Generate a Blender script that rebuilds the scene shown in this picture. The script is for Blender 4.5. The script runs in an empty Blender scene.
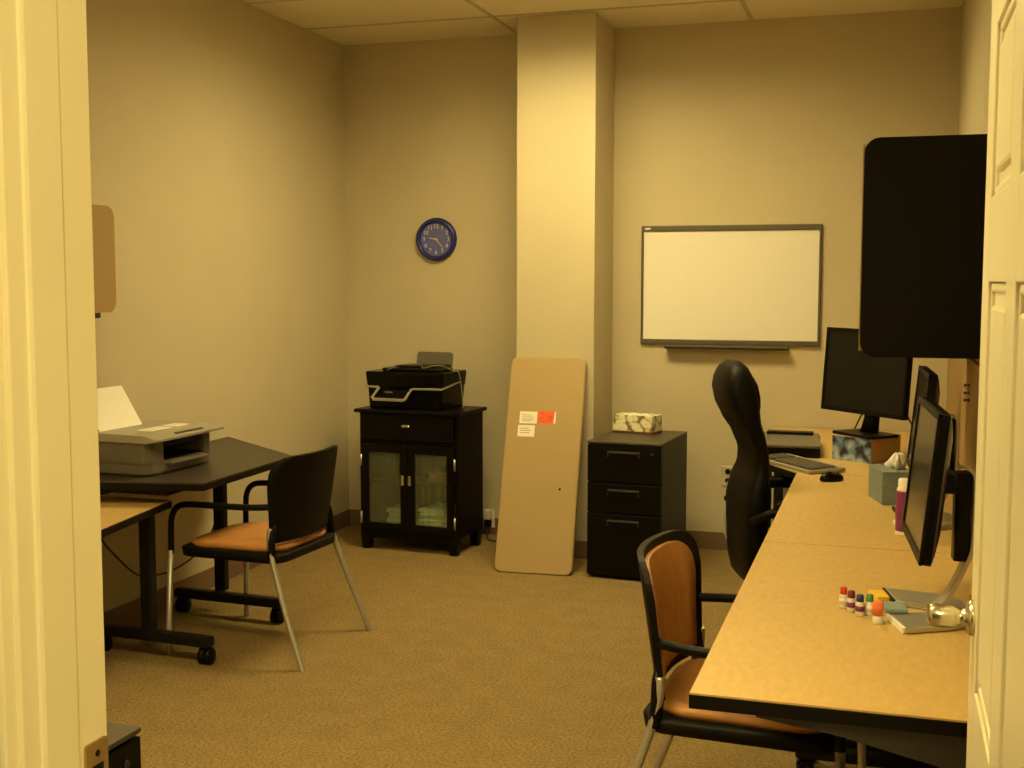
import bpy, bmesh, math, random
from mathutils import Vector, Matrix
random.seed(7)
COL = bpy.context.scene.collection
PI = math.pi
R = math.radians

# ------------------------------------------------------------------ materials
def mat(name, color, rough=0.5, metal=0.0, var=0.06, scale=12.0, bump=0.0, bscale=None, spec=0.5, stretch=None, coat=0.0):
    m = bpy.data.materials.new(name); m.use_nodes = True
    nt = m.node_tree; N = nt.nodes; L = nt.links
    b = N['Principled BSDF']
    b.inputs['Roughness'].default_value = rough
    b.inputs['Metallic'].default_value = metal
    b.inputs['Specular IOR Level'].default_value = spec
    b.inputs['Coat Weight'].default_value = coat
    tc = N.new('ShaderNodeTexCoord')
    src = tc.outputs['Object']
    if stretch:
        mp = N.new('ShaderNodeMapping'); mp.inputs['Scale'].default_value = stretch
        L.new(src, mp.inputs['Vector']); src = mp.outputs['Vector']
    n = N.new('ShaderNodeTexNoise'); n.inputs['Scale'].default_value = scale
    n.inputs['Detail'].default_value = 4.0
    L.new(src, n.inputs['Vector'])
    r = N.new('ShaderNodeValToRGB')
    c = Vector(color)
    a = c * (1 - var); d = c * (1 + var)
    r.color_ramp.elements[0].position = 0.3; r.color_ramp.elements[1].position = 0.7
    r.color_ramp.elements[0].color = (a.x, a.y, a.z, 1)
    r.color_ramp.elements[1].color = (min(d.x, 1), min(d.y, 1), min(d.z, 1), 1)
    L.new(n.outputs['Fac'], r.inputs['Fac']); L.new(r.outputs['Color'], b.inputs['Base Color'])
    if bump:
        n2 = N.new('ShaderNodeTexNoise'); n2.inputs['Scale'].default_value = bscale or scale * 4
        n2.inputs['Detail'].default_value = 3.0
        L.new(src, n2.inputs['Vector'])
        bp = N.new('ShaderNodeBump'); bp.inputs['Strength'].default_value = bump
        bp.inputs['Distance'].default_value = 0.01
        L.new(n2.outputs['Fac'], bp.inputs['Height']); L.new(bp.outputs['Normal'], b.inputs['Normal'])
    return m

def emit(name, color, strength):
    m = bpy.data.materials.new(name); m.use_nodes = True
    nt = m.node_tree; nt.nodes.clear()
    e = nt.nodes.new('ShaderNodeEmission'); o = nt.nodes.new('ShaderNodeOutputMaterial')
    e.inputs['Color'].default_value = (*color, 1); e.inputs['Strength'].default_value = strength
    nt.links.new(e.outputs[0], o.inputs['Surface'])
    return m

def carpet():
    m = mat('carpet_loop_pile', (0.265, 0.205, 0.135), 0.95, var=0.0, spec=0.1)
    nt = m.node_tree; N = nt.nodes; L = nt.links; b = N['Principled BSDF']
    tc = N.new('ShaderNodeTexCoord')
    fine = N.new('ShaderNodeTexNoise'); fine.inputs['Scale'].default_value = 95; fine.inputs['Detail'].default_value = 3
    big = N.new('ShaderNodeTexNoise'); big.inputs['Scale'].default_value = 9; big.inputs['Detail'].default_value = 2
    L.new(tc.outputs['Object'], fine.inputs['Vector']); L.new(tc.outputs['Object'], big.inputs['Vector'])
    r = N.new('ShaderNodeValToRGB')
    r.color_ramp.elements[0].position = 0.32; r.color_ramp.elements[1].position = 0.68
    r.color_ramp.elements[0].color = (0.182, 0.123, 0.051, 1)
    r.color_ramp.elements[1].color = (0.355, 0.253, 0.113, 1)
    L.new(fine.outputs['Fac'], r.inputs['Fac'])
    mx = N.new('ShaderNodeMixRGB'); mx.blend_type = 'MULTIPLY'; mx.inputs['Fac'].default_value = 0.5
    r2 = N.new('ShaderNodeValToRGB')
    r2.color_ramp.elements[0].position = 0.35; r2.color_ramp.elements[1].position = 0.65
    r2.color_ramp.elements[0].color = (0.8, 0.8, 0.8, 1); r2.color_ramp.elements[1].color = (1, 1, 1, 1)
    L.new(big.outputs['Fac'], r2.inputs['Fac'])
    L.new(r.outputs['Color'], mx.inputs['Color1']); L.new(r2.outputs['Color'], mx.inputs['Color2'])
    L.new(mx.outputs['Color'], b.inputs['Base Color'])
    bp = N.new('ShaderNodeBump'); bp.inputs['Strength'].default_value = 0.6; bp.inputs['Distance'].default_value = 0.008
    L.new(fine.outputs['Fac'], bp.inputs['Height']); L.new(bp.outputs['Normal'], b.inputs['Normal'])
    return m

def streaky_glass():
    m = bpy.data.materials.new('streaky_glass'); m.use_nodes = True
    nt = m.node_tree; N = nt.nodes; L = nt.links; N.clear()
    out = N.new('ShaderNodeOutputMaterial')
    tr = N.new('ShaderNodeBsdfTransparent'); tr.inputs['Color'].default_value = (0.80, 0.86, 0.74, 1)
    df = N.new('ShaderNodeBsdfPrincipled'); df.inputs['Base Color'].default_value = (0.34, 0.36, 0.25, 1)
    df.inputs['Roughness'].default_value = 0.25
    tc = N.new('ShaderNodeTexCoord'); mp = N.new('ShaderNodeMapping'); mp.inputs['Scale'].default_value = (90, 90, 1.2)
    n = N.new('ShaderNodeTexNoise'); n.inputs['Scale'].default_value = 1.0; n.inputs['Detail'].default_value = 2
    L.new(tc.outputs['Object'], mp.inputs['Vector']); L.new(mp.outputs['Vector'], n.inputs['Vector'])
    mr = N.new('ShaderNodeMapRange'); mr.inputs['From Min'].default_value = 0.3; mr.inputs['From Max'].default_value = 0.7
    mr.inputs['To Min'].default_value = 0.12; mr.inputs['To Max'].default_value = 0.26
    L.new(n.outputs['Fac'], mr.inputs['Value'])
    mx = N.new('ShaderNodeMixShader')
    L.new(mr.outputs['Result'], mx.inputs['Fac']); L.new(tr.outputs[0], mx.inputs[1]); L.new(df.outputs[0], mx.inputs[2])
    L.new(mx.outputs[0], out.inputs['Surface'])
    return m

def floral():
    m = mat('floral_carton', (0.75, 0.66, 0.45), 0.6)
    nt = m.node_tree; N = nt.nodes; L = nt.links; b = N['Principled BSDF']
    tc = N.new('ShaderNodeTexCoord')
    v = N.new('ShaderNodeTexVoronoi'); v.inputs['Scale'].default_value = 27
    n = N.new('ShaderNodeTexNoise'); n.inputs['Scale'].default_value = 26; n.inputs['Detail'].default_value = 3
    L.new(tc.outputs['Object'], v.inputs['Vector']); L.new(tc.outputs['Object'], n.inputs['Vector'])
    r = N.new('ShaderNodeValToRGB'); e = r.color_ramp.elements
    e[0].position = 0.0; e[0].color = (0.62, 0.50, 0.16, 1)
    e[1].position = 0.28; e[1].color = (0.86, 0.84, 0.70, 1)
    x = e.new(0.52); x.color = (0.80, 0.76, 0.62, 1)
    x = e.new(0.62); x.color = (0.62, 0.55, 0.30, 1)
    x = e.new(0.76); x.color = (0.20, 0.17, 0.06, 1)
    ad = N.new('ShaderNodeMath'); ad.operation = 'MULTIPLY_ADD'; ad.inputs[1].default_value = 0.35; ad.inputs[2].default_value = -0.16
    L.new(n.outputs['Fac'], ad.inputs[0])
    a2 = N.new('ShaderNodeMath'); a2.operation = 'ADD'
    L.new(v.outputs['Distance'], a2.inputs[0]); L.new(ad.outputs[0], a2.inputs[1])
    L.new(a2.outputs[0], r.inputs['Fac']); L.new(r.outputs['Color'], b.inputs['Base Color'])
    return m

def blue_print():
    m = mat('printed_carton', (0.1, 0.1, 0.1), 0.35)
    nt = m.node_tree; N = nt.nodes; L = nt.links; b = N['Principled BSDF']
    tc = N.new('ShaderNodeTexCoord')
    n = N.new('ShaderNodeTexNoise'); n.inputs['Scale'].default_value = 17; n.inputs['Detail'].default_value = 2
    L.new(tc.outputs['Object'], n.inputs['Vector'])
    r = N.new('ShaderNodeValToRGB'); e = r.color_ramp.elements
    e[0].position = 0.38; e[0].color = (0.03, 0.03, 0.04, 1)
    e[1].position = 0.5; e[1].color = (0.16, 0.24, 0.42, 1)
    x = e.new(0.62); x.color = (0.42, 0.5, 0.55, 1)
    x = e.new(0.74); x.color = (0.5, 0.55, 0.12, 1)
    L.new(n.outputs['Fac'], r.inputs['Fac']); L.new(r.outputs['Color'], b.inputs['Base Color'])
    return m

M = dict(
    wall=mat('painted_wall', (0.585, 0.52, 0.375), 0.8, var=0.02, scale=3, bump=0.03, bscale=160, spec=0.25),
    ceil=mat('ceiling_tile', (0.84, 0.77, 0.60), 0.9, var=0.05, scale=60, bump=0.12, bscale=220, spec=0.1),
    tbar=mat('ceiling_t_bar', (0.55, 0.50, 0.40), 0.6, var=0.02),
    base=mat('rubber_baseboard', (0.20, 0.125, 0.075), 0.6, var=0.05),
    carpet=carpet(),
    door=mat('cream_door_paint', (0.83, 0.77, 0.58), 0.38, var=0.015, scale=4, spec=0.5),
    jamb=mat('cream_frame_paint', (0.84, 0.75, 0.50), 0.42, var=0.015, scale=4),
    laminate=mat('beech_laminate', (0.60, 0.41, 0.155), 0.42, var=0.07, scale=70, stretch=(1, 0.35, 1)),
    edge=mat('black_edge_band', (0.0070, 0.0057, 0.0044), 0.5, var=0.1, spec=0.14),
    blacktop=mat('black_wood_top', (0.045, 0.036, 0.028), 0.42, var=0.15, scale=40),
    blacksteel=mat('black_painted_steel', (0.0096, 0.0083, 0.0067), 0.45, var=0.08, spec=0.25),
    handle=mat('dark_pull_steel', (0.028, 0.025, 0.022), 0.4, var=0.05),
    greysteel=mat('dark_grey_steel', (0.05, 0.047, 0.043), 0.5, var=0.08),
    blackwood=mat('black_stained_wood', (0.0055, 0.0040, 0.0028), 0.38, var=0.2, scale=30, stretch=(4, 4, 0.5), spec=0.14),
    cabside=mat('charcoal_cabinet_enamel', (0.0086, 0.0068, 0.0053), 0.4, var=0.1, spec=0.14),
    cabtop=mat('charcoal_cabinet_top', (0.058, 0.047, 0.035), 0.45, var=0.1),
    drawer=mat('black_drawer_enamel', (0.0039, 0.0033, 0.0028), 0.4, var=0.1, spec=0.14),
    blackplastic=mat('black_plastic', (0.0047, 0.0040, 0.0034), 0.4, var=0.08, spec=0.14),
    glossblack=mat('gloss_black_plastic', (0.0039, 0.0033, 0.0028), 0.22, var=0.05, spec=0.14),
    screen=mat('dark_screen', (0.0072, 0.0066, 0.0062), 0.18, var=0.03, spec=0.25),
    leather=mat('black_leather', (0.0043, 0.0036, 0.0028), 0.5, var=0.15, scale=50, bump=0.12, bscale=130, spec=0.14),
    mesh=mat('black_chair_shell', (0.0062, 0.0050, 0.0040), 0.5, var=0.1, spec=0.14),
    silver=mat('silver_painted_steel', (0.50, 0.47, 0.42), 0.38, metal=0.65, var=0.04),
    chrome=mat('brushed_nickel', (0.72, 0.66, 0.52), 0.25, metal=1.0, var=0.03),
    brass=mat('dull_brass', (0.42, 0.30, 0.13), 0.4, metal=0.8, var=0.08),
    orange=mat('tan_seat_wood', (0.50, 0.225, 0.065), 0.45, var=0.12, scale=14, stretch=(1, 4, 1)),
    tanpanel=mat('tan_laminate_panel', (0.40, 0.285, 0.13), 0.55, var=0.03, scale=90),
    rose=mat('beige_fabric_panel', (0.37, 0.245, 0.11), 0.8, var=0.06, scale=120),
    hutchblack=mat('black_textured_panel', (0.0062, 0.0050, 0.0038), 0.6, var=0.2, scale=150, spec=0.14),
    white=mat('white_board_enamel', (0.86, 0.84, 0.79), 0.3, var=0.005),
    wbframe=mat('olive_grey_aluminium', (0.115, 0.105, 0.075), 0.45, metal=0.3, var=0.04),
    paper=mat('white_paper', (0.86, 0.85, 0.82), 0.7, var=0.01),
    sticker=mat('label_paper', (0.83, 0.80, 0.72), 0.6, var=0.02),
    ink=mat('grey_ink', (0.22, 0.2, 0.17), 0.7),
    redlabel=mat('orange_red_label', (0.80, 0.10, 0.025), 0.5, var=0.2, scale=60),
    clockblue=mat('blue_clock_rim', (0.02, 0.022, 0.20), 0.3, var=0.05),
    clockface=mat('violet_clock_face', (0.12, 0.13, 0.42), 0.5, var=0.05),
    numeral=mat('pale_numerals', (0.70, 0.66, 0.66), 0.5),
    hand=mat('gold_clock_hands', (0.72, 0.58, 0.20), 0.4),
    greyplastic=mat('grey_printer_plastic', (0.125, 0.11, 0.09), 0.5, var=0.05),
    lightgrey=mat('light_grey_printer_plastic', (0.33, 0.30, 0.25), 0.42, var=0.05),
    laptop=mat('dark_silver_laptop', (0.16, 0.145, 0.115), 0.4, metal=0.3, var=0.05),
    keyframe=mat('grey_keyboard_plastic', (0.36, 0.33, 0.28), 0.5, var=0.04),
    keys=mat('dark_keys', (0.075, 0.065, 0.05), 0.5, var=0.2, scale=70),
    carton=mat('brown_carton', (0.42, 0.27, 0.12), 0.75, var=0.05),
    print=blue_print(), floral=floral(),
    darkband=mat('maroon_band', (0.12, 0.045, 0.025), 0.5),
    tissueblue=mat('grey_blue_carton', (0.20, 0.245, 0.26), 0.6, var=0.1, scale=50),
    tissue=mat('soft_tissue', (0.88, 0.87, 0.84), 0.85, var=0.02),
    purple=mat('purple_label', (0.22, 0.035, 0.16), 0.4, var=0.15, scale=40),
    cap=mat('white_cap_plastic', (0.86, 0.82, 0.74), 0.45),
    red=mat('red_cap', (0.62, 0.035, 0.02), 0.4), maroon=mat('maroon_cap', (0.16, 0.02, 0.03), 0.4),
    navy=mat('navy_cap', (0.03, 0.03, 0.16), 0.4), green=mat('green_cap', (0.07, 0.28, 0.07), 0.4),
    coral=mat('coral_cap', (0.80, 0.20, 0.07), 0.5),
    bottle=mat('pale_bottle_plastic', (0.72, 0.68, 0.62), 0.4, var=0.1, scale=120),
    yellow=mat('yellow_note_paper', (0.85, 0.55, 0.04), 0.6), bluepad=mat('blue_grey_pad', (0.22, 0.30, 0.33), 0.6),
    glass=streaky_glass(),
    cord=mat('black_cord', (0.015, 0.014, 0.012), 0.5), greycord=mat('grey_cord', (0.28, 0.26, 0.2), 0.5),
    pale_cord=mat('white_cord', (0.72, 0.69, 0.6), 0.5),
    outlet=mat('steel_outlet_plate', (0.66, 0.62, 0.52), 0.35, metal=0.4),
    ivory=mat('ivory_plastic', (0.80, 0.75, 0.6), 0.4),
    pinkmark=mat('purple_mark', (0.30, 0.12, 0.25), 0.6), greenmark=mat('green_mark', (0.2, 0.3, 0.12), 0.6),
    board=mat('brown_wall_shade', (0.36, 0.235, 0.10), 0.85, var=0.06, scale=150),  # wall shade under the overhead cabinet, put into a brown colour
    orangebox=mat('orange_carton', (0.6, 0.25, 0.06), 0.6),
    louver=mat('grey_louver_metal', (0.42, 0.41, 0.38), 0.5, var=0.03),
    diffuser=emit('troffer_glow', (1.0, 0.775, 0.31), 37.0), diffuser_door=emit('troffer_glow_door', (1.0, 0.785, 0.31), 39.0),
    hallglow=emit('hall_lamp_glow', (1.0, 0.79, 0.32), 48.0),
)

# ------------------------------------------------------------------ mesh builder
class MB:
    def __init__(s): s.bm = bmesh.new(); s.mi = 0; s.mats = []
    def use(s, m):
        if m not in s.mats: s.mats.append(m)
        s.mi = s.mats.index(m); return s
    def _mark(s, before, smooth=False):
        for f in s.bm.faces:
            if f not in before:
                f.material_index = s.mi; f.smooth = smooth
    def box(s, c, d, bev=0.0, rot=None, seg=2):
        before = set(s.bm.faces)
        r = bmesh.ops.create_cube(s.bm, size=1)
        vs = r['verts']
        for v in vs: v.co = Vector((v.co.x * d[0], v.co.y * d[1], v.co.z * d[2]))
        if bev > 0:
            es = list({e for v in vs for e in v.link_edges})
            q = bmesh.ops.bevel(s.bm, geom=es, offset=min(bev, min(d) * 0.49), segments=seg, profile=0.5, affect='EDGES')
            vs = list({v for f in s.bm.faces if f not in before for v in f.verts})
        T = Matrix.Translation(Vector(c)) @ (rot.to_4x4() if rot is not None else Matrix.Identity(4))
        for v in vs: v.co = T @ v.co
        s._mark(before); return s
    def bx(s, x0, x1, y0, y1, z0, z1, bev=0.0):
        return s.box(((x0 + x1) / 2, (y0 + y1) / 2, (z0 + z1) / 2), (abs(x1 - x0), abs(y1 - y0), abs(z1 - z0)), bev)
    def prism(s, pts, h, T=None, bev=0.0):
        """pts: 2-D outline in local XY, extruded 0..h in local Z, placed by matrix T"""
        before = set(s.bm.faces)
        T = T or Matrix.Identity(4)
        lo = [s.bm.verts.new(Vector((p[0], p[1], 0))) for p in pts]
        hi = [s.bm.verts.new(Vector((p[0], p[1], h))) for p in pts]
        n = len(pts)
        s.bm.faces.new(lo[::-1]); top = s.bm.faces.new(hi)
        for i in range(n): s.bm.faces.new((lo[i], lo[(i + 1) % n], hi[(i + 1) % n], hi[i]))
        vs = lo + hi
        if bev > 0:
            es = [e for f in s.bm.faces if f not in before for e in f.edges
                  if (e.verts[0] in lo) == (e.verts[1] in lo)]
            bmesh.ops.bevel(s.bm, geom=list(set(es)), offset=bev, segments=2, profile=0.5, affect='EDGES')
            vs = list({v for f in s.bm.faces if f not in before for v in f.verts})
        for v in vs: v.co = T @ v.co
        s._mark(before); return s
    def tube(s, pts, r, n=10, closed=False, flat=None):
        before = set(s.bm.faces)
        P = [Vector(p) for p in pts]; k = len(P)
        rad = r if isinstance(r, (list, tuple)) else [r] * k
        rings = []; prev = None
        for i in range(k):
            if closed: t = P[(i + 1) % k] - P[i - 1]
            else: t = P[min(i + 1, k - 1)] - P[max(i - 1, 0)]
            t.normalize()
            if prev is None:
                a = Vector((0, 0, 1)) if abs(t.z) < 0.9 else Vector((1, 0, 0))
                u = t.cross(a).normalized()
            else:
                u = (prev - t * prev.dot(t)).normalized()
            prev = u; w = t.cross(u)
            ring = []
            for j in range(n):
                an = 2 * PI * j / n
                ring.append(s.bm.verts.new(P[i] + (u * math.cos(an) + w * math.sin(an) * (flat or 1)) * rad[i]))
            rings.append(ring)
        for i in range(k if closed else k - 1):
            A = rings[i]; B = rings[(i + 1) % k]
            for j in range(n): s.bm.faces.new((A[j], A[(j + 1) % n], B[(j + 1) % n], B[j]))
        s._mark(before, True); b2 = set(s.bm.faces)
        if not closed:
            s.bm.faces.new(rings[0][::-1]); s.bm.faces.new(rings[-1]); s._mark(b2, False)
        return s
    def lathe(s, prof, c=(0, 0, 0), axis='Z', n=24, T=None):
        """prof: (radius, height) pairs"""
        before = set(s.bm.faces)
        rings = []
        for (r, z) in prof:
            ring = []
            for j in range(n):
                a = 2 * PI * j / n
                x, y = r * math.cos(a), r * math.sin(a)
                p = {'Z': (x, y, z), 'X': (z, x, y), 'Y': (y, z, x)}[axis]
                p = Vector(p) + Vector(c)
                if T: p = T @ p
                ring.append(s.bm.verts.new(p))
            rings.append(ring)
        for A, B in zip(rings, rings[1:]):
            for j in range(n): s.bm.faces.new((A[j], A[(j + 1) % n], B[(j + 1) % n], B[j]))
        s._mark(before, True); b2 = set(s.bm.faces)
        s.bm.faces.new(rings[0][::-1]); s.bm.faces.new(rings[-1]); s._mark(b2, False)
        return s
    def loft(s, rings, smooth=True):
        before = set(s.bm.faces)
        V = [[s.bm.verts.new(Vector(p)) for p in r] for r in rings]
        n = len(V[0])
        for A, B in zip(V, V[1:]):
            for j in range(n): s.bm.faces.new((A[j], A[(j + 1) % n], B[(j + 1) % n], B[j]))
        s.bm.faces.new(V[0][::-1]); s.bm.faces.new(V[-1])
        s._mark(before, smooth); return s
    def sheet(s, grid, th, dirn, smooth=True):
        """curved sheet with thickness: grid[i][j] points, thickened along dirn"""
        before = set(s.bm.faces); d = Vector(dirn) * th
        A = [[s.bm.verts.new(Vector(p)) for p in row] for row in grid]
        B = [[s.bm.verts.new(Vector(p) + d) for p in row] for row in grid]
        ni, nj = len(A), len(A[0])
        for i in range(ni - 1):
            for j in range(nj - 1):
                s.bm.faces.new((A[i][j], A[i][j + 1], A[i + 1][j + 1], A[i + 1][j]))
                s.bm.faces.new((B[i][j], B[i + 1][j], B[i + 1][j + 1], B[i][j + 1]))
        per = [(0, j) for j in range(nj)] + [(i, nj - 1) for i in range(1, ni)] + [(ni - 1, j) for j in range(nj - 2, -1, -1)] + [(i, 0) for i in range(ni - 2, 0, -1)]
        s._mark(before, smooth); b2 = set(s.bm.faces)
        for q in range(len(per)):
            a = per[q]; b = per[(q + 1) % len(per)]
            try: s.bm.faces.new((A[a[0]][a[1]], B[a[0]][a[1]], B[b[0]][b[1]], A[b[0]][b[1]]))
            except ValueError: pass
        s._mark(b2, False); return s
    def build(s, name, m=None, parent=None):
        bmesh.ops.recalc_face_normals(s.bm, faces=s.bm.faces[:])
        me = bpy.data.meshes.new(name); s.bm.to_mesh(me); s.bm.free()
        for mm in ([m] if m else s.mats): me.materials.append(mm)
        if m:
            for p in me.polygons: p.material_index = 0
        o = bpy.data.objects.new(name, me); COL.objects.link(o)
        if parent: o.parent = parent
        return o

def thing(name, label, cat, loc=(0, 0, 0), rz=0.0, group=None):
    o = bpy.data.objects.new(name, None); COL.objects.link(o)
    o.empty_display_size = 0.1
    o.location = loc; o.rotation_euler = (0, 0, rz)
    o['label'] = label; o['category'] = cat
    if group: o['group'] = group
    return o
def tag(o, label, cat, group=None):
    o['label'] = label; o['category'] = cat
    if group: o['group'] = group
    return o
def struct(o): o['kind'] = 'structure'; return o
def dup(root, loc, rz, label, group=None):
    r = root.copy(); COL.objects.link(r); r.location = loc; r.rotation_euler = (0, 0, rz); r['label'] = label
    for ch in list(root.children):
        c = ch.copy(); COL.objects.link(c); c.parent = r
        for g in list(ch.children):
            d = g.copy(); COL.objects.link(d); d.parent = c
    return r
def rrect(x0, x1, y0, y1, r, n=6, corners=(1, 1, 1, 1)):
    """corners: bl, br, tr, tl rounded?"""
    out = []
    for k, (cx, cy, a0) in enumerate(((x0 + r, y0 + r, PI), (x1 - r, y0 + r, 1.5 * PI), (x1 - r, y1 - r, 0), (x0 + r, y1 - r, 0.5 * PI))):
        if corners[k]:
            for i in range(n + 1):
                a = a0 + 0.5 * PI * i / n; out.append((cx + r * math.cos(a), cy + r * math.sin(a)))
        else: out.append(((x0, y0), (x1, y0), (x1, y1), (x0, y1))[k])
    return out
def frame_T(o, x, y):
    """matrix with local X along x, local Y along y, origin o"""
    x = Vector(x).normalized(); y = Vector(y).normalized(); z = x.cross(y)
    return Matrix(((x.x, y.x, z.x, o[0]), (x.y, y.y, z.y, o[1]), (x.z, y.z, z.z, o[2]), (0, 0, 0, 1)))
def smooth_path(pts, n=6):
    P = [Vector(p) for p in pts]; out = []
    for i in range(len(P) - 1):
        p0 = P[max(i - 1, 0)]; p1 = P[i]; p2 = P[i + 1]; p3 = P[min(i + 2, len(P) - 1)]
        for k in range(n):
            t = k / n
            out.append(0.5 * ((2 * p1) + (p2 - p0) * t + (2 * p0 - 5 * p1 + 4 * p2 - p3) * t * t + (3 * p1 - p0 - 3 * p2 + p3) * t ** 3))
    out.append(P[-1]); return out

# ------------------------------------------------------------------ the room
XL, XR, YB, YF, H = -3.312, 0.327, 7.058, 1.051, 3.048
DX0, DX1, DH = -0.777, 0.155, 2.10           # doorway
CX0, CX1, CY = -2.032, -1.577, 6.585         # pillar
struct(MB().bx(XL - 0.1, XR + 0.1, -1.4, YB + 0.1, -0.1, 0).build('floor', M['carpet']))
struct(MB().bx(XL - 0.1, XR + 0.1, YF - 0.12, YB + 0.1, H, H + 0.1).build('ceiling', M['ceil']))
struct(MB().bx(XL - 0.1, XL, YF - 0.12, YB + 0.1, 0, H).build('wall_left', M['wall']))
struct(MB().bx(XR, XR + 0.1, YF - 0.12, YB + 0.1, 0, H).build('wall_right', M['wall']))
struct(MB().bx(XL, XR, YB, YB + 0.1, 0, H).build('wall_back', M['wall']))
struct(MB().bx(CX0, CX1, CY, YB, 0, H, 0.004).build('wall_pillar', M['wall']))
wf = MB()
wf.bx(XL, DX0 - 0.02, YF - 0.12, YF, 0, H); wf.bx(DX1 + 0.02, XR, YF - 0.12, YF, 0, H); wf.bx(DX0 - 0.02, DX1 + 0.02, YF - 0.12, YF, DH + 0.02, H)
struct(wf.build('wall_front', M['wall']))
g = MB()
for k in range(-1, 3):
    x = -2.163 + 1.375 * k
    if XL < x < XR: g.bx(x - 0.012, x + 0.012, YF, YB, H - 0.004, H)
for k in range(0, 9):
    y = 6.537 - 0.687 * k
    g.bx(XL, XR, y - 0.012, y + 0.012, H - 0.0035, H)
struct(g.build('trim_1', M['tbar']))
# rubber cove base
def cove(name, boxes):
    b = MB()
    for q in boxes: b.bx(*q, 0, 0.102, 0.002)
    return struct(b.build(name, M['base']))
cove('baseboard_left', [(XL, XL + 0.008, YF, YB)])
cove('baseboard_back', [(XL + 0.008, CX0, YB - 0.008, YB), (CX1, XR, YB - 0.008, YB)])
cove('baseboard_pillar', [(CX0 - 0.008, CX1 + 0.008, CY - 0.008, CY), (CX0 - 0.008, CX0, CY, YB - 0.008), (CX1, CX1 + 0.008, CY, YB - 0.008)])
cove('baseboard_right', [(XR - 0.008, XR, YF, YB - 0.008)])
# door frame
f = MB()
JD = 0.125
f.bx(DX0 - 0.02, DX0, YF - JD, YF + 0.004, 0, DH + 0.02, 0.002)
f.bx(DX0 - 0.006, DX0 + 0.0045, YF - JD + 0.024, YF - 0.044, 0, DH, 0.006)
f.bx(DX1, DX1 + 0.02, YF - JD, YF, 0, DH + 0.02, 0.002)
f.bx(DX1 - 0.012, DX1, YF - JD + 0.028, YF - 0.046, 0, DH, 0.004)
f.bx(DX0, DX1, YF - JD, YF, DH, DH + 0.02, 0.002)
# casing on the hall side
f.bx(DX0 - 0.10, DX0 - 0.006, YF - JD - 0.018, YF - 0.12, 0, DH + 0.10, 0.004)
f.bx(DX1 + 0.006, DX1 + 0.10, YF - JD - 0.018, YF - 0.12, 0, DH + 0.10, 0.004)
f.bx(DX0 - 0.10, DX1 + 0.10, YF - JD - 0.018, YF - 0.12, DH + 0.006, DH + 0.10, 0.004)
fr = struct(f.build('trim_2', M['jamb']))
sp = MB().use(M['brass'])
sp.prism(rrect(0, 0.036, 0, 0.07, 0.004), 0.003, frame_T((DX0, YF - 0.036, 1.035), (0, 1, 0), (0, 0, 1)))
sp.use(M['edge']); sp.lathe([(0.0035, 0), (0.0035, 0.0008)], (DX0 + 0.003, YF - 0.018, 1.092), 'X', 10)
sp.bx(DX0 + 0.003, DX0 + 0.0036, YF - 0.027, YF - 0.009, 1.055, 1.08)
sp.build('strike_plate', None, fr)

# the open six-panel door, hinged at the right of the doorway
DOORX, DY1, DY0 = 0.1326, 1.961, 1.058
d = MB(); th = 0.044
yst = [DY0, DY0 + 0.115, DY0 + 0.395, DY0 + 0.508, DY0 + 0.788, DY1]
zst = [0.012, 0.25, 0.82, 0.98, 1.58, 1.70, 1.94, 2.045]
d.bx(DOORX + 0.009, DOORX + th - 0.009, DY0 + 0.002, DY1 - 0.002, 0.014, 2.043)
for a, b in ((0, 1), (2, 3), (4, 5)): d.bx(DOORX, DOORX + th, yst[a], yst[b], zst[0], zst[-1], 0.002)
for a, b in ((0, 1), (2, 3), (4, 5), (6, 7)): d.bx(DOORX + 0.0004, DOORX + th - 0.0004, yst[0] + 0.01, yst[5] - 0.01, zst[a], zst[b], 0.002)
for (ya, yb) in ((yst[1], yst[2]), (yst[3], yst[4])):
    for (za, zb) in ((zst[1], zst[2]), (zst[3], zst[4]), (zst[5], zst[6])):
        d.bx(DOORX + 0.002, DOORX + th - 0.002, ya + 0.032, yb - 0.032, za + 0.032, zb - 0.032, 0.006)
        # sloping moulding round the panel
        for q in ((ya, ya + 0.014, za, zb), (yb - 0.014, yb, za, zb), (ya, yb, za, za + 0.014), (ya, yb, zb - 0.014, zb)):
            d.bx(DOORX + 0.004, DOORX + th - 0.004, *q, 0.004)
dr = struct(d.build('door_1', M['door']))
kz, ky = 1.078, DY1 - 0.062
k = MB()
k.lathe([(0.027, 0.0), (0.027, 0.004), (0.024, 0.009), (0.013, 0.012), (0.0120, 0.024), (0.0145, 0.027), (0.0165, 0.032), (0.0175, 0.046), (0.0175, 0.058), (0.015, 0.064), (0.006, 0.066)], (0, 0, 0), 'Z', 28,
        frame_T((DOORX, ky, kz), (0, 0, 1), (0, 1, 0)))
k.build('door_knob', M['chrome'], dr)
k = MB()
k.lathe([(0.027, 0.0), (0.027, 0.004), (0.024, 0.009), (0.013, 0.012), (0.0120, 0.024), (0.0145, 0.027), (0.0165, 0.032), (0.0175, 0.046), (0.0175, 0.058), (0.015, 0.064), (0.006, 0.066)], (0, 0, 0), 'Z', 28,
        frame_T((DOORX + th, ky, kz), (0, 1, 0), (0, 0, 1)))
k.build('door_knob', M['chrome'], dr)
MB().bx(DOORX + 0.008, DOORX + th - 0.008, DY1 - 0.001, DY1 + 0.0015, kz - 0.03, kz + 0.03, 0.0005).build('latch_plate', M['brass'], dr)

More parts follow.
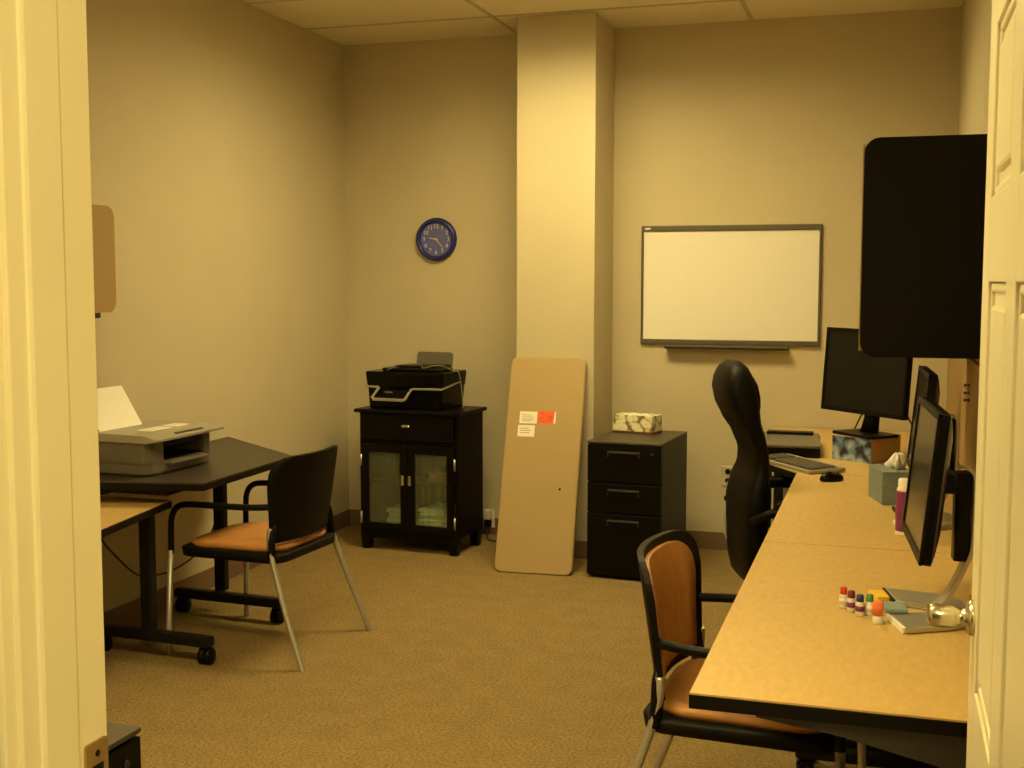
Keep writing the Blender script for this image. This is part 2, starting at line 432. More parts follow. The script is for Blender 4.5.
# ------------------------------------------------------------------ ceiling lights
def troffer(x0, x1, y0, y1, label, glow='diffuser'):
    t = thing('ceiling_light', label, 'light', ((x0 + x1) / 2, (y0 + y1) / 2, H), group='recessed ceiling lights')
    a, b = (x1 - x0) / 2 - 0.02, (y1 - y0) / 2 - 0.02
    fr = MB()
    fr.bx(-a, a, -b, -b + 0.03, -0.006, 0.0); fr.bx(-a, a, b - 0.03, b, -0.006, 0.0)
    fr.bx(-a, -a + 0.03, -b, b, -0.006, 0.0); fr.bx(a - 0.03, a, -b, b, -0.006, 0.0)
    fr.build('frame', M['tbar'], t)
    MB().bx(-a + 0.03, a - 0.03, -b + 0.03, b - 0.03, -0.005, -0.001).build('diffuser', M[glow], t)
    lv = MB()
    for i in range(9):
        x = -a + 2 * a * i / 8; lv.bx(x - 0.003, x + 0.003, -b, b, -0.032, -0.007)
    for i in range(5):
        y = -b + 2 * b * i / 4; lv.bx(-a, a, y - 0.003, y + 0.003, -0.032, -0.007)
    lv.build('louver', M['louver'], t)  # unseen blades, added to dim the upper walls
    return t
troffer(-2.163, -0.788, 5.163, 5.85, 'long recessed ceiling light over the back half of the room')
troffer(-2.163, -0.788, 1.728, 2.415, 'long recessed ceiling light nearest the doorway', 'diffuser_door')
# hallway outside the door
hc = struct(MB().bx(XL, XR + 0.1, -1.4, YF - 0.12, 2.74, 2.84).build('ceiling_hall', M['ceil']))
MB().bx(0.0, 0.4, -0.95, 0.25, 2.725, 2.738).build('light_panel', M['hallglow'], hc)

# ------------------------------------------------------------------ wall clock (hands at 9:23)
ck = thing('wall_clock', 'round wall clock with a thick blue rim and pale numerals', 'clock', (-2.694, YB, 1.833))
T0 = frame_T((0, 0, 0), (1, 0, 0), (0, 0, 1))     # local XY -> wall plane, local Z -> towards room (-y)
MB().lathe([(0.131, 0.0), (0.134, 0.012), (0.130, 0.028), (0.120, 0.036), (0.108, 0.034), (0.103, 0.022), (0.102, 0.012)], n=48, T=T0).build('rim', M['clockblue'], ck)
MB().lathe([(0.1025, 0.004), (0.1025, 0.016)], n=48, T=T0).build('face', M['clockface'], ck)
def text_mesh(txt, size):
    cu = bpy.data.curves.new('digits', 'FONT'); cu.body = txt; cu.size = size; cu.align_x = 'CENTER'; cu.align_y = 'CENTER'; cu.extrude = 0.0006
    o = bpy.data.objects.new('digits', cu); COL.objects.link(o)
    dg = bpy.context.evaluated_depsgraph_get(); me = bpy.data.meshes.new_from_object(o.evaluated_get(dg))
    bpy.data.objects.remove(o); bpy.data.curves.remove(cu); return me
for hh in range(1, 13):
    me = text_mesh(str(hh), 0.036); a = PI / 2 - hh * PI / 6
    me.transform(T0 @ Matrix.Translation((0.080 * math.cos(a), 0.080 * math.sin(a), 0.0165)))
    me.materials.clear(); me.materials.append(M['numeral'])
    no = bpy.data.objects.new('numeral', me); COL.objects.link(no); no.parent = ck
def hand(ang, ln, w, z, name):
    a = PI / 2 - R(ang); b = MB()
    TT = T0 @ Matrix.Translation((0, 0, z)) @ Matrix.Rotation(a, 4, 'Z')
    b.prism([(-0.012, -w), (ln * 0.8, -w), (ln, 0), (ln * 0.8, w), (-0.012, w)], 0.0015, TT)
    return b.build(name, M['hand'], ck)
hand(281, 0.050, 0.0032, 0.0185, 'hour_hand'); hand(139, 0.072, 0.0024, 0.0205, 'minute_hand')
MB().lathe([(0.006, 0.016), (0.006, 0.0235)], n=16, T=T0).build('hub', M['hand'], ck)

# ------------------------------------------------------------------ whiteboard
WX0, WX1, WZ0, WZ1 = -1.404, -0.374, 1.207, 1.899
wb = thing('whiteboard', 'blank whiteboard in a thin dark frame on the back wall', 'whiteboard', ((WX0 + WX1) / 2, YB, WZ0))
w2, hh = (WX1 - WX0) / 2, WZ1 - WZ0
MB().bx(-w2 + 0.008, w2 - 0.008, -0.012, 0, 0.012, hh - 0.012).build('writing_panel', M['white'], wb)
f = MB()
f.bx(-w2, w2, -0.022, 0, hh - 0.032, hh, 0.004); f.bx(-w2, w2, -0.022, 0, 0, 0.030, 0.004)
f.bx(-w2, -w2 + 0.014, -0.020, 0, 0.01, hh - 0.01, 0.003); f.bx(w2 - 0.014, w2, -0.020, 0, 0.01, hh - 0.01, 0.003)
f.build('frame', M['wbframe'], wb)
t = MB(); t.bx(-w2 + 0.15, w2 - 0.17, -0.075, -0.002, -0.022, -0.010, 0.003); t.bx(-w2 + 0.15, w2 - 0.17, -0.075, -0.069, -0.022, 0.000, 0.002)
t.build('marker_tray', M['wbframe'], wb)
MB().bx(-w2 + 0.022, -w2 + 0.055, -0.0235, -0.021, hh - 0.022, hh - 0.012).build('maker_plate', M['cap'], wb)

# ------------------------------------------------------------------ overhead cabinets
oc = thing('overhead_cabinet', 'black overhead cabinet with rounded end panel above the right-hand desks', 'cabinet', (XR - 0.002, 4.75, 1.295))
hz = 0.815
MB().bx(-0.40, 0, 0.02, 0.62, 0.02, hz - 0.02, 0.003).build('body', M['hutchblack'], oc)
TP = frame_T((0, 0.022, 0), (-1, 0, 0), (0, 0, 1))
pe = MB(); pe.prism(rrect(0, 0.43, 0, hz, 0.055, 8, (0, 1, 1, 0)), 0.022, frame_T((0, 0.0, 0), (-1, 0, 0), (0, 0, 1)) @ Matrix.Translation((0, 0, -0.022)), 0.002)
pe.build('end_panel', M['hutchblack'], oc)
pe = MB(); pe.prism(rrect(0, 0.43, 0, hz, 0.055, 8, (0, 1, 1, 0)), 0.022, frame_T((0, 0.62, 0), (-1, 0, 0), (0, 0, 1)) @ Matrix.Translation((0, 0, -0.022)), 0.002)
pe.build('end_panel', M['hutchblack'], oc)
pd = MB(); pd.prism(rrect(0.006, 0.634, 0.018, hz - 0.018, 0.02, 5), 0.014, frame_T((-0.435, 0, 0), (0, 1, 0), (0, 0, 1)) , 0.003)
pd.build('cabinet_door', M['rose'], oc)
ol = thing('overhead_cabinet', 'tan-fronted overhead cabinet on the left wall half hidden by the door frame', 'cabinet', (XL, 3.1, 1.455))
MB().bx(0, 0.385, 0.02, 0.94, 0.012, 0.40, 0.003).build('body', M['hutchblack'], ol)
pd = MB(); pd.prism(rrect(0.0, 0.972, 0.0, 0.412, 0.04, 8), 0.022, frame_T((0.388, 0, 0), (0, 1, 0), (0, 0, 1)), 0.004)
pd.build('cabinet_door', M['rose'], ol)
MB().bx(0.30, 0.409, 0.83, 0.875, -0.020, 0.013, 0.004).build('bracket', M['blacksteel'], ol)

# ------------------------------------------------------------------ black glass-door cabinet
BC = thing('display_cabinet', 'small black cabinet with two glass doors under the black printer', 'cabinet', (-2.640, 6.42, 0), R(-4.5))
W, D, HT = 0.632, 0.37, 0.832
b = MB()
b.bx(-W/2, -W/2 + 0.02, 0.012, D, 0.10, HT - 0.02, 0.002); b.bx(W/2 - 0.02, W/2, 0.012, D, 0.10, HT - 0.02, 0.002)
b.bx(-W/2 + 0.018, W/2 - 0.018, D - 0.012, D, 0.10, HT - 0.02); b.bx(-W/2 + 0.018, W/2 - 0.018, 0.014, D - 0.01, 0.10, 0.122)
b.bx(-W/2 + 0.018, W/2 - 0.018, 0.014, D - 0.01, 0.635, 0.65)
b.bx(-W/2 + 0.018, W/2 - 0.018, 0.09, D - 0.01, 0.385, 0.397)
b.bx(-W/2 + 0.02, W/2 - 0.02, 0.02, 0.04, 0.065, 0.115, 0.002)
b.build('body', M['blackwood'], BC)
MB().bx(-W/2 - 0.026, W/2 + 0.026, -0.018, D + 0.006, HT - 0.022, HT, 0.006).build('top', M['blackwood'], BC)
for sx in (-1, 1):
    for y in (0.035, D - 0.035):
        x = sx * (W/2 - 0.032)
        l = MB(); l.loft([[(x + a * q, y + c * q, z) for a, c in ((-1, -1), (1, -1), (1, 1), (-1, 1))] for z, q in ((0, 0.022), (0.10, 0.03))], False)
        l.build('leg', M['blackwood'], BC)
dw = MB().bx(-W/2 + 0.024, W/2 - 0.024, -0.004, 0.014, 0.655, HT - 0.026, 0.004).build('drawer', M['blackwood'], BC)
kb = MB()
kb.loft([[(0.030 * s_ * math.cos(a), y, 0.742 + 0.011 * s_ * math.sin(a)) for a in [2*PI*i/20 for i in range(20)]] for y, s_ in ((-0.004, 0.7), (-0.012, 0.8), (-0.022, 1.0), (-0.028, 0.75), (-0.030, 0.3))])
kb.build('drawer_knob', M['chrome'], dw)
for sx in (-1, 1):
    x0, x1 = (-W/2 + 0.022, -0.003) if sx < 0 else (0.003, W/2 - 0.022)
    z0, z1 = 0.126, 0.632
    st = 0.044
    f = MB()
    f.bx(x0, x0 + st, -0.004, 0.014, z0, z1, 0.003); f.bx(x1 - st, x1, -0.004, 0.014, z0, z1, 0.003)
    f.bx(x0 + 0.01, x1 - 0.01, -0.0035, 0.0135, z0, z0 + 0.04, 0.003); f.bx(x0 + 0.01, x1 - 0.01, -0.0035, 0.0135, z1 - 0.05, z1, 0.003)
    fd = f.build('cabinet_door', M['blackwood'], BC)
    MB().bx(x0 + st - 0.004, x1 - st + 0.004, 0.003, 0.007, z0 + 0.036, z1 - 0.046).build('glass_pane', M['glass'], fd)
    kx = -0.023 if sx < 0 else 0.023
    h = MB(); h.bx(kx - 0.010, kx + 0.010, -0.024, -0.014, 0.395, 0.455, 0.004); h.bx(kx - 0.005, kx + 0.005, -0.016, -0.002, 0.42, 0.43)
    h.build('door_pull', M['chrome'], fd)
    for hz_ in (0.19, 0.53):
        hx = -W/2 + 0.014 if sx < 0 else W/2 - 0.014
        q = MB(); q.tube([(hx, -0.005, hz_ - 0.035), (hx, -0.005, hz_ + 0.035)], 0.006, 10); q.build('hinge', M['silver'], fd)
def local(root, p):
    a = root.rotation_euler.z; return (root.location.x + p[0] * math.cos(a) - p[1] * math.sin(a), root.location.y + p[0] * math.sin(a) + p[1] * math.cos(a), root.location.z + p[2])
def paper_stack(p, n, w, dd, label):
    b = MB(); z = 0
    for i in range(n):
        hgt = random.uniform(0.012, 0.026)
        b.box((random.uniform(-0.008, 0.008), random.uniform(-0.008, 0.008), z + hgt / 2), (w, dd, hgt), 0.005, Matrix.Rotation(random.uniform(-0.12, 0.12), 3, 'Z')); z += hgt
    o = b.build('paper_stack', M['paper']); o.location = local(BC, p); o.rotation_euler.z = R(-4.5); return tag(o, label, 'paper')
paper_stack((-0.105, 0.17, 0.122), 6, 0.13, 0.20, 'pale paper stack behind the left glass cabinet door')
paper_stack((0.15, 0.17, 0.122), 7, 0.22, 0.22, 'pale paper stack behind the right glass cabinet door')
o = MB().box((0, 0, 0.03), (0.17, 0.15, 0.06), 0.004).build('carton', M['orangebox']); o.location = local(BC, (0.155, 0.21, 0.397)); o.rotation_euler.z = R(-4.5)
tag(o, 'small orange carton on the shelf behind the right glass door', 'box')

# black all-in-one printer
PT = local(BC, (-0.042, 0.03, HT))
PR = thing('printer', 'black all-in-one printer with silver band on the glass-door cabinet', 'printer', PT, R(-6)); PR.scale = (0.82, 1, 1)
b = MB()
b.loft([[(x * s_ , 0.185 + (y - 0.185) * s_, z) for x, y in rrect(-0.30, 0.30, 0.0, 0.34, 0.03, 4)] for z, s_ in ((0, 0.94), (0.012, 0.96), (0.12, 0.985), (0.128, 0.99))], False)
b.build('body', M['glossblack'], PR)
b = MB()
b.loft([[(x * s_ , 0.185 + (y - 0.185) * s_, z) for x, y in rrect(-0.305, 0.305, 0.0, 0.34, 0.03, 4)] for z, s_ in ((0.131, 0.99), (0.20, 1.02), (0.212, 1.02), (0.218, 0.99))], False)
b.build('scanner_lid', M['glossblack'], PR)
b = MB(); b.bx(-0.21, 0.24, 0.06, 0.26, 0.218, 0.236, 0.008); b.bx(-0.13, 0.20, 0.10, 0.30, 0.236, 0.250, 0.006); b.build('document_feeder', M['blackplastic'], PR)
b = MB(); b.prism([(-0.15, 0.0), (0.05, 0.0), (0.095, 0.055), (-0.11, 0.055)], 0.012, frame_T((-0.02, -0.028, 0.062), (1, 0, 0), (0, 0.25, 1)))
b.build('control_panel', M['glossblack'], PR)
MB().bx(-0.115, -0.055, -0.0445, -0.04, 0.098, 0.108).build('display', M['greyplastic'], PR)
b = MB().use(M['silver'])
path = [(-0.300, -0.004, 0.130), (-0.190, -0.012, 0.128), (-0.185, -0.014, 0.122), (-0.215, -0.045, 0.072), (-0.205, -0.050, 0.060), (0.030, -0.050, 0.060), (0.048, -0.046, 0.066), (0.075, -0.016, 0.118), (0.088, -0.012, 0.124), (0.298, -0.004, 0.126)]
for p, q in zip(path, path[1:]):
    p, q = Vector(p), Vector(q); v = q - p
    wdt = 0.012 if p.z > 0.11 and q.z > 0.11 else 0.017
    T = frame_T(((p + q) / 2)[:], v, (0, 0.0, 1) if abs(v.x) > abs(v.z) else (1, 0, 0))
    b.box((p + q) / 2, (v.length + wdt * 0.7, 0.014, wdt), 0.003, T.to_3x3() @ Matrix.Rotation(PI/2, 3, 'X') if abs(v.x) > abs(v.z) else T.to_3x3() @ Matrix.Rotation(PI/2, 3, 'X'))
b.use(M['silver']); b.box((0.302, 0.13, 0.14), (0.006, 0.27, 0.012), 0.002, Matrix.Rotation(R(7), 3, 'X'))
b.build('silver_band', None, PR)
b = MB(); b.prism(rrect(-0.15, 0.14, 0, 0.12, 0.02, 5), 0.010, frame_T((0.06, 0.31, 0.20), (1, 0, 0), (0, 0.22, 1)), 0.002); b.build('paper_support', M['greyplastic'], PR)
# cords lying on it
b = MB(); b.tube(smooth_path([p for p in ((-0.16, 0.05, 0.223), (-0.12, 0.07, 0.238), (-0.03, 0.2, 0.255), (0.07, 0.12, 0.254), (0.13, 0.06, 0.242), (0.2, 0.14, 0.2545), (0.27, 0.2, 0.222), (0.313, 0.21, 0.21), (0.33, 0.215, 0.14), (0.352, 0.20, 0.05), (0.360, 0.19, 0.004))]), 0.0026, 8)
pc = b.build('power_cord', M['greycord'], PR); pc['label'] = 'thin grey cord looping over the lid'

# outlet with plug by the cabinet
ot = thing('wall_outlet', 'white wall outlet low beside the glass-door cabinet', 'outlet', (-2.352, YB - 0.008, 0.045))
MB().bx(-0.037, 0.037, -0.006, 0, 0, 0.115, 0.003).build('plate', M['ivory'], ot)
ad = MB().use(M['cap']); ad.bx(-0.022, 0.022, -0.05, -0.006, 0.055, 0.115, 0.005); ad.use(M['edge']); ad.bx(-0.02, 0.02, -0.045, -0.006, 0.008, 0.046, 0.004)
o = ad.build('plug_adapter', None); o.location = ot.location; tag(o, 'white and black plug adapter in the outlet by the glass-door cabinet', 'plug')
b = MB(); b.tube(smooth_path([(-2.352, YB - 0.045, 0.058), (-2.345, YB - 0.075, 0.03), (-2.335, YB - 0.10, 0.006), (-2.30, YB - 0.18, 0.005), (-2.24, YB - 0.22, 0.005)]), 0.004, 8)
tag(b.build('power_cord', M['cord']), 'short black cord from the plug adapter down to the carpet', 'cord')

# ------------------------------------------------------------------ spare table top leaning on the pillar
FT = thing('leaning_table_top', 'tan rectangular table top leaning upright against the pillar', 'table top', (-1.805, 6.15, 0), R(3.2))
lean = math.atan2(0.395, 1.135); Lh = 1.205
tv = (0, math.sin(lean), math.cos(lean))
TT = frame_T((0, 0.0, 0.004), (1, 0, 0), tv)
TS = TT @ Matrix.Translation((-0.012, 0, 0))      # local z points to -y (room)
b = MB(); b.prism(rrect(-0.211, 0.211, 0.0, Lh, 0.03, 6), 0.010, TT @ Matrix.Translation((0, 0, -0.002)), 0.002); b.build('panel', M['tanpanel'], FT)
b = MB(); b.prism(rrect(-0.215, 0.215, -0.004, Lh + 0.004, 0.034, 6), 0.026, TT @ Matrix.Translation((0, 0, -0.029)), 0.004); b.build('rim', M['tanpanel'], FT)
def sticker(x0, x1, y0, y1, m, lines, name):
    q = MB().use(m); q.prism([(x0, y0), (x1, y0), (x1, y1), (x0, y1)], 0.0008, TS @ Matrix.Translation((0, 0, 0.008)))
    q.use(M['ink'])
    for (lx0, lx1, ly) in lines: q.prism([(lx0, ly), (lx1, ly), (lx1, ly + 0.003), (lx0, ly + 0.003)], 0.0004, TS @ Matrix.Translation((0, 0, 0.0088)))
    return q.build(name, None, FT)
o = sticker(-0.128, -0.028, 0.825, 0.893, M['sticker'], [(-0.115, -0.06, 0.872), (-0.115, -0.05, 0.860), (-0.115, -0.045, 0.848), (-0.115, -0.06, 0.838)], 'sticker'); o['label'] = 'white printed sticker, upper'
o = sticker(-0.133, -0.037, 0.750, 0.815, M['sticker'], [(-0.12, -0.07, 0.795), (-0.12, -0.06, 0.783), (-0.12, -0.065, 0.77)], 'sticker'); o['label'] = 'white printed sticker, lower'
o = sticker(-0.022, 0.078, 0.827, 0.896, M['redlabel'], [], 'sticker'); o['label'] = 'orange-red printed sticker'
q = MB(); q.prism([(0.066, 0.83), (0.078, 0.827), (0.078, 0.896), (0.070, 0.893)], 0.0006, TS @ Matrix.Translation((0, 0, 0.009))); q.build('sticker_edge', M['sticker'], FT)
q = MB(); q.lathe([(0.007, 0), (0.007, 0.001)], (0.118, 0.462, 0.0079), n=14, T=TT); q.build('screw_hole', M['edge'], FT)

# ------------------------------------------------------------------ filing cabinets
def filing_cabinet(label, loc, rz, w=0.402, dp=0.585, h=0.735):
    t = thing('filing_cabinet', label, 'filing cabinet', loc, rz)
    MB().bx(-w/2, w/2, 0.02, dp, 0.012, h - 0.0125, 0.003).build('body', M['cabside'], t)
    MB().bx(-w/2 - 0.001, w/2 + 0.001, 0.0, dp, h - 0.012, h, 0.003).build('top', M['cabtop'], t)
    MB().bx(-w/2 + 0.02, w/2 - 0.02, 0.05, dp - 0.03, 0, 0.014).build('plinth', M['edge'], t)
    for z0, z1 in ((0.018, 0.352), (0.357, 0.515), (0.520, h - 0.018)):
        dw = MB().bx(-w/2 + 0.001, w/2 - 0.001, 0.0, 0.022, z0, z1, 0.004).build('drawer', M['drawer'], t)
        zc = z1 - 0.042
        q = MB(); q.bx(-0.088, 0.088, -0.016, 0.002, zc, zc + 0.012, 0.004); q.bx(-0.088, -0.080, -0.014, 0.002, zc - 0.02, zc + 0.006, 0.002); q.bx(0.080, 0.088, -0.014, 0.002, zc - 0.02, zc + 0.006, 0.002)
        q.build('handle', M['handle'], dw)
        MB().bx(-0.080, 0.080, -0.0012, 0.001, zc - 0.022, zc + 0.001).build('finger_recess', M['edge'], dw)
    q = MB(); q.lathe([(0.008, 0), (0.008, 0.003)], (0, 0, 0), 'Y', 14); lk = q.build('lock', M['handle'], t); lk.location = (w/2 - 0.05, -0.003, h - 0.055)
    return t
FC = filing_cabinet('black three-drawer filing cabinet beside the pillar, floral tissue box on top', (-1.310, 6.155, 0), R(-4))
filing_cabinet('black filing cabinet just inside the doorway, only its corner showing', (-1.34, 1.912 - 0.191, 0), R(90))

# floral tissue box
TB = thing('tissue_box', 'floral tissue box on top of the black filing cabinet', 'tissue box', local(FC, (-0.055, 0.375, 0.735)), R(-13))
MB().bx(-0.122, 0.115, 0, 0.13, 0.012, 0.102, 0.003).build('carton', M['floral'], TB)
MB().bx(-0.1225, 0.1155, -0.0005, 0.1305, 0.0, 0.013, 0.002).build('base_band', M['darkband'], TB)
b = MB(); b.loft([[(0.06 * math.cos(a) * s_, 0.065 + 0.02 * math.sin(a) * s_, z) for a in [2*PI*i/16 for i in range(16)]] for z, s_ in ((0.1018, 1), (0.1028, 1), (0.1032, 0.9))]); b.build('opening', M['cap'], TB)

# ------------------------------------------------------------------ desks along the right wall
DZ = 0.74
def desk_top(t, poly, z, m_top, th=0.030):
    q = MB().prism(poly, 0.004, Matrix.Translation((0, 0, z - 0.004))); q.build('tabletop', m_top, t)
    c = Vector((sum(p[0] for p in poly) / len(poly), sum(p[1] for p in poly) / len(poly)))
    q = MB(); q.prism([(p[0] + (0.0015 if p[0] > c.x else -0.0015), p[1]) for p in poly], th - 0.004, Matrix.Translation((0, 0, z - th)), 0.002); q.build('edge_band', M['edge'], t)
def caster(b, x, y, r=0.030):
    b.lathe([(r * 0.55, -0.012), (r, -0.010), (r, 0.010), (r * 0.55, 0.012)], (0, 0, 0), 'X', 18, Matrix.Translation((x - 0.014, y, r)))
    b.lathe([(r * 0.55, -0.012), (r, -0.010), (r, 0.010), (r * 0.55, 0.012)], (0, 0, 0), 'X', 18, Matrix.Translation((x + 0.014, y, r)))
    b.bx(x - 0.028, x + 0.028, y - 0.02, y + 0.02, r, r * 2.1, 0.01)
    b.tube([(x, y, r * 1.6), (x, y, r * 2.9)], 0.009, 8)
def side_desk(label, y0, y1):
    t = thing('desk', label, 'desk', ((XR - 0.374) / 2, (y0 + y1) / 2, 0), group=None)
    hx = (XR + 0.374) / 2 - 0.003; hy = (y1 - y0) / 2 - 0.0015
    desk_top(t, [(-hx, -hy), (hx, -hy), (hx, hy), (-hx, hy)], DZ, M['laminate'], 0.034)
    for s_ in (-1, 1):
        yy = s_ * (hy - 0.06)
        a = MB(); a.prism([(-hx + 0.13, DZ - 0.038), (hx - 0.02, DZ - 0.038), (hx - 0.02, DZ - 0.135), (hx - 0.16, DZ - 0.125), (-hx + 0.30, DZ - 0.075), (-hx + 0.13, DZ - 0.055)], 0.03, frame_T((0, yy + 0.015, 0), (1, 0, 0), (0, 0, 1)), 0.004)
        a.build('support_arm', M['greysteel'], t)
        l = MB(); l.bx(hx - 0.15, hx - 0.07, yy - 0.025, yy + 0.025, 0.07, DZ - 0.06, 0.006); l.build('leg', M['blacksteel'], t)
        ft = MB(); ft.bx(-hx + 0.12, hx - 0.03, yy - 0.028, yy + 0.028, 0.065, 0.10, 0.008); fo = ft.build('foot', M['blacksteel'], t)
        for x in (-hx + 0.15, hx - 0.06):
            q = MB(); caster(q, x, yy, 0.026); q.build('caster', M['blackplastic'], fo)
    return t
side_desk('tan-topped desk nearest the door, markers and silver monitor stand on it', 2.408, 3.914)
side_desk('middle tan-topped desk along the right wall, mouse and purple bottle on it', 3.917, 5.388)
CD = thing('corner_desk', 'tan-topped corner desk against the back wall under keyboard and laptop', 'desk', (0, 0, 0))
desk_top(CD, [(-0.374, 5.392), (XR - 0.003, 5.392), (XR - 0.003, YB - 0.012), (-0.625, YB - 0.012), (-0.625, 5.80)], DZ, M['laminate'], 0.034)
for (x, y) in ((-0.58, 6.95), (0.24, 6.95), (0.24, 5.50), (-0.56, 6.0)):
    q = MB(); q.bx(x - 0.025, x + 0.025, y - 0.025, y + 0.025, 0, DZ - 0.034, 0.005); q.build('leg', M['blacksteel'], CD)

# ------------------------------------------------------------------ stackable arm chairs (local +X is forward)
def back_pt(u, z, off=0.0):
    return (-0.145 - 0.058 * (1 - u * u) - 0.058 * max(0, z - 0.5) / 0.37 + off, 0, z)
def half_w(z, z0, z1, w0, w1, rc):
    t = min(1, 1.5 * (z - z0) / (z1 - z0)); w = w0 + (w1 - w0) * t
    if z > z1 - rc:
        q = (z - (z1 - rc)) / rc; w -= rc * 1.15 * (1 - math.sqrt(max(0, 1 - q ** 2.4)))
    return w
def back_sheet(z0, z1, w0, w1, rc, off, th, ni=16, nj=13):
    G = []
    for i in range(ni):
        tt = i / (ni - 1); tt = 1 - (1 - tt) ** 1.5
        z = z0 + (z1 - z0) * tt
        row = []
        for j in range(nj):
            u = -1 + 2 * j / (nj - 1); w = half_w(z, z0, z1, w0, w1, rc)
            uu = u * w / 0.25
            p = back_pt(uu, z, off); row.append((p[0], u * w, z))
        G.append(row)
    return MB().sheet(G, th, (1, 0, 0))
def arm_chair(label, loc, rz):
    t = thing('arm_chair', label, 'chair', loc, rz, 'stackable arm chairs')
    back_sheet(0.495, 0.858, 0.228, 0.272, 0.085, -0.010, 0.018).build('backrest', M['mesh'], t)
    back_sheet(0.525, 0.835, 0.188, 0.230, 0.085, 0.0075, 0.012).build('back_pad', M['orange'], t)
    # seat shell and pad
    def seat_ring(z, m, c=0.0):
        return [(x, y, z + c * ((x + 0.02) ** 2)) for x, y in rrect(-0.215 + m, 0.300 - m, -0.262 + m, 0.262 - m, 0.075, 6)]
    MB().loft([seat_ring(0.412, 0.02), seat_ring(0.408 + 0.008, 0.004), seat_ring(0.448, 0.0), seat_ring(0.453, 0.012)]).build('seat_frame', M['mesh'], t)
    def pad_ring(z, m):
        return [(x, y, z - (0.05 * max(0, x - 0.12))) for x, y in rrect(-0.195 + m, 0.285 - m, -0.235 + m, 0.235 - m, 0.11, 8)]
    MB().loft([pad_ring(0.4532, 0.006), pad_ring(0.470, 0.0), pad_ring(0.480, 0.008), pad_ring(0.484, 0.03), pad_ring(0.482, 0.09)]).build('seat_pad', M['orange'], t)
    for s_ in (-1, 1):
        MB().tube(smooth_path([(-0.336, s_ * 0.302, 0.0), (-0.330, s_ * 0.300, 0.012), (-0.255, s_ * 0.282, 0.20), (-0.185, s_ * 0.262, 0.40), (-0.160, s_ * 0.252, 0.50), (-0.158, s_ * 0.244, 0.56)], 5), 0.0125, 10).build('leg', M['silver'], t)
        MB().tube([(0.318, s_ * 0.302, 0.0), (0.315, s_ * 0.300, 0.01), (0.300, s_ * 0.288, 0.445)], 0.0125, 10).build('leg', M['silver'], t)
        # upright sleeve + arm loop
        a = MB(); a.tube(smooth_path([(0.300, s_ * 0.285, 0.43), (0.298, s_ * 0.285, 0.53), (0.292, s_ * 0.284, 0.59), (0.262, s_ * 0.284, 0.632), (0.20, s_ * 0.286, 0.646), (0.05, s_ * 0.285, 0.648), (-0.08, s_ * 0.270, 0.648), (-0.165, s_ * 0.243, 0.650)], 6), 0.0135, 10)
        a.build('armrest', M['blackplastic'], t)
        u = MB(); u.tube([(-0.170, s_ * 0.254, 0.43), (-0.164, s_ * 0.248, 0.50), (-0.166, s_ * 0.240, 0.545), (-0.170, s_ * 0.232, 0.575)], [0.0175, 0.0175, 0.016, 0.008], 10); u.build('back_upright', M['blackplastic'], t)
    return t
AC = arm_chair('arm chair with orange-tan seat at the left tables, its black back to the room', (-2.558, 4.632, 0), R(177))
dup(AC, (-0.368, 3.250, 0), R(-3.5), 'arm chair with orange-tan padded back facing the near right-hand desk')

# ------------------------------------------------------------------ high-back executive chair (+X forward)
EC = thing('executive_chair', 'tall black high-back leather office chair pushed in at the far desk', 'chair', (-0.412, 5.22, 0), R(19))
prof = [  # z, rear x, front x, half width
    (0.33, -0.200, -0.13, 0.18), (0.40, -0.212, -0.125, 0.215), (0.48, -0.216, -0.105, 0.235), (0.58, -0.220, -0.100, 0.24), (0.66, -0.220, -0.098, 0.24), (0.74, -0.202, -0.094, 0.225),
    (0.80, -0.178, -0.092, 0.20), (0.86, -0.176, -0.098, 0.195), (0.93, -0.204, -0.112, 0.20), (1.00, -0.250, -0.135, 0.215), (1.07, -0.285, -0.140, 0.215),
    (1.13, -0.298, -0.150, 0.205), (1.18, -0.292, -0.162, 0.185), (1.22, -0.272, -0.182, 0.15), (1.243, -0.248, -0.206, 0.09)]
def sring(xr, xf, w, z, n=28, e=0.62):
    out = []
    for i in range(n):
        a = 2 * PI * i / n; c, s_ = math.cos(a), math.sin(a)
        out.append(((xr + xf) / 2 + (xf - xr) / 2 * math.copysign(abs(c) ** e, c), w * math.copysign(abs(s_) ** e, s_), z))
    return out
import bisect
def interp(z, k):
    zs = [p[0] for p in prof]; i = min(max(bisect.bisect(zs, z) - 1, 0), len(prof) - 2)
    a, b = prof[i], prof[i + 1]; t = (z - a[0]) / (b[0] - a[0]); t = t * t * (3 - 2 * t) * 0.4 + t * 0.6
    return a[k] + (b[k] - a[k]) * t
zz = [0.33 + (1.243 - 0.33) * i / 40 for i in range(41)]
MB().loft([sring(interp(z, 1), interp(z, 2), interp(z, 3), z) for z in zz]).build('backrest', M['leather'], EC)
hp = [(1.03, .001, .13), (1.06, .007, .15), (1.10, .010, .155), (1.15, .010, .145), (1.175, .006, .12), (1.19, .001, .10)]
MB().loft([sring(interp(z, 2) - 0.03, interp(z, 2) + o_, w, z) for z, o_, w in hp]).build('headrest', M['leather'], EC)
MB().loft([[(x, y, z) for x, y in rrect(-0.17 + m, 0.33 - m, -0.255 + m, 0.255 - m, 0.08, 6)] for z, m in ((0.385, 0.03), (0.40, 0.005), (0.45, 0.0), (0.475, 0.02), (0.485, 0.06))]).build('seat', M['leather'], EC)
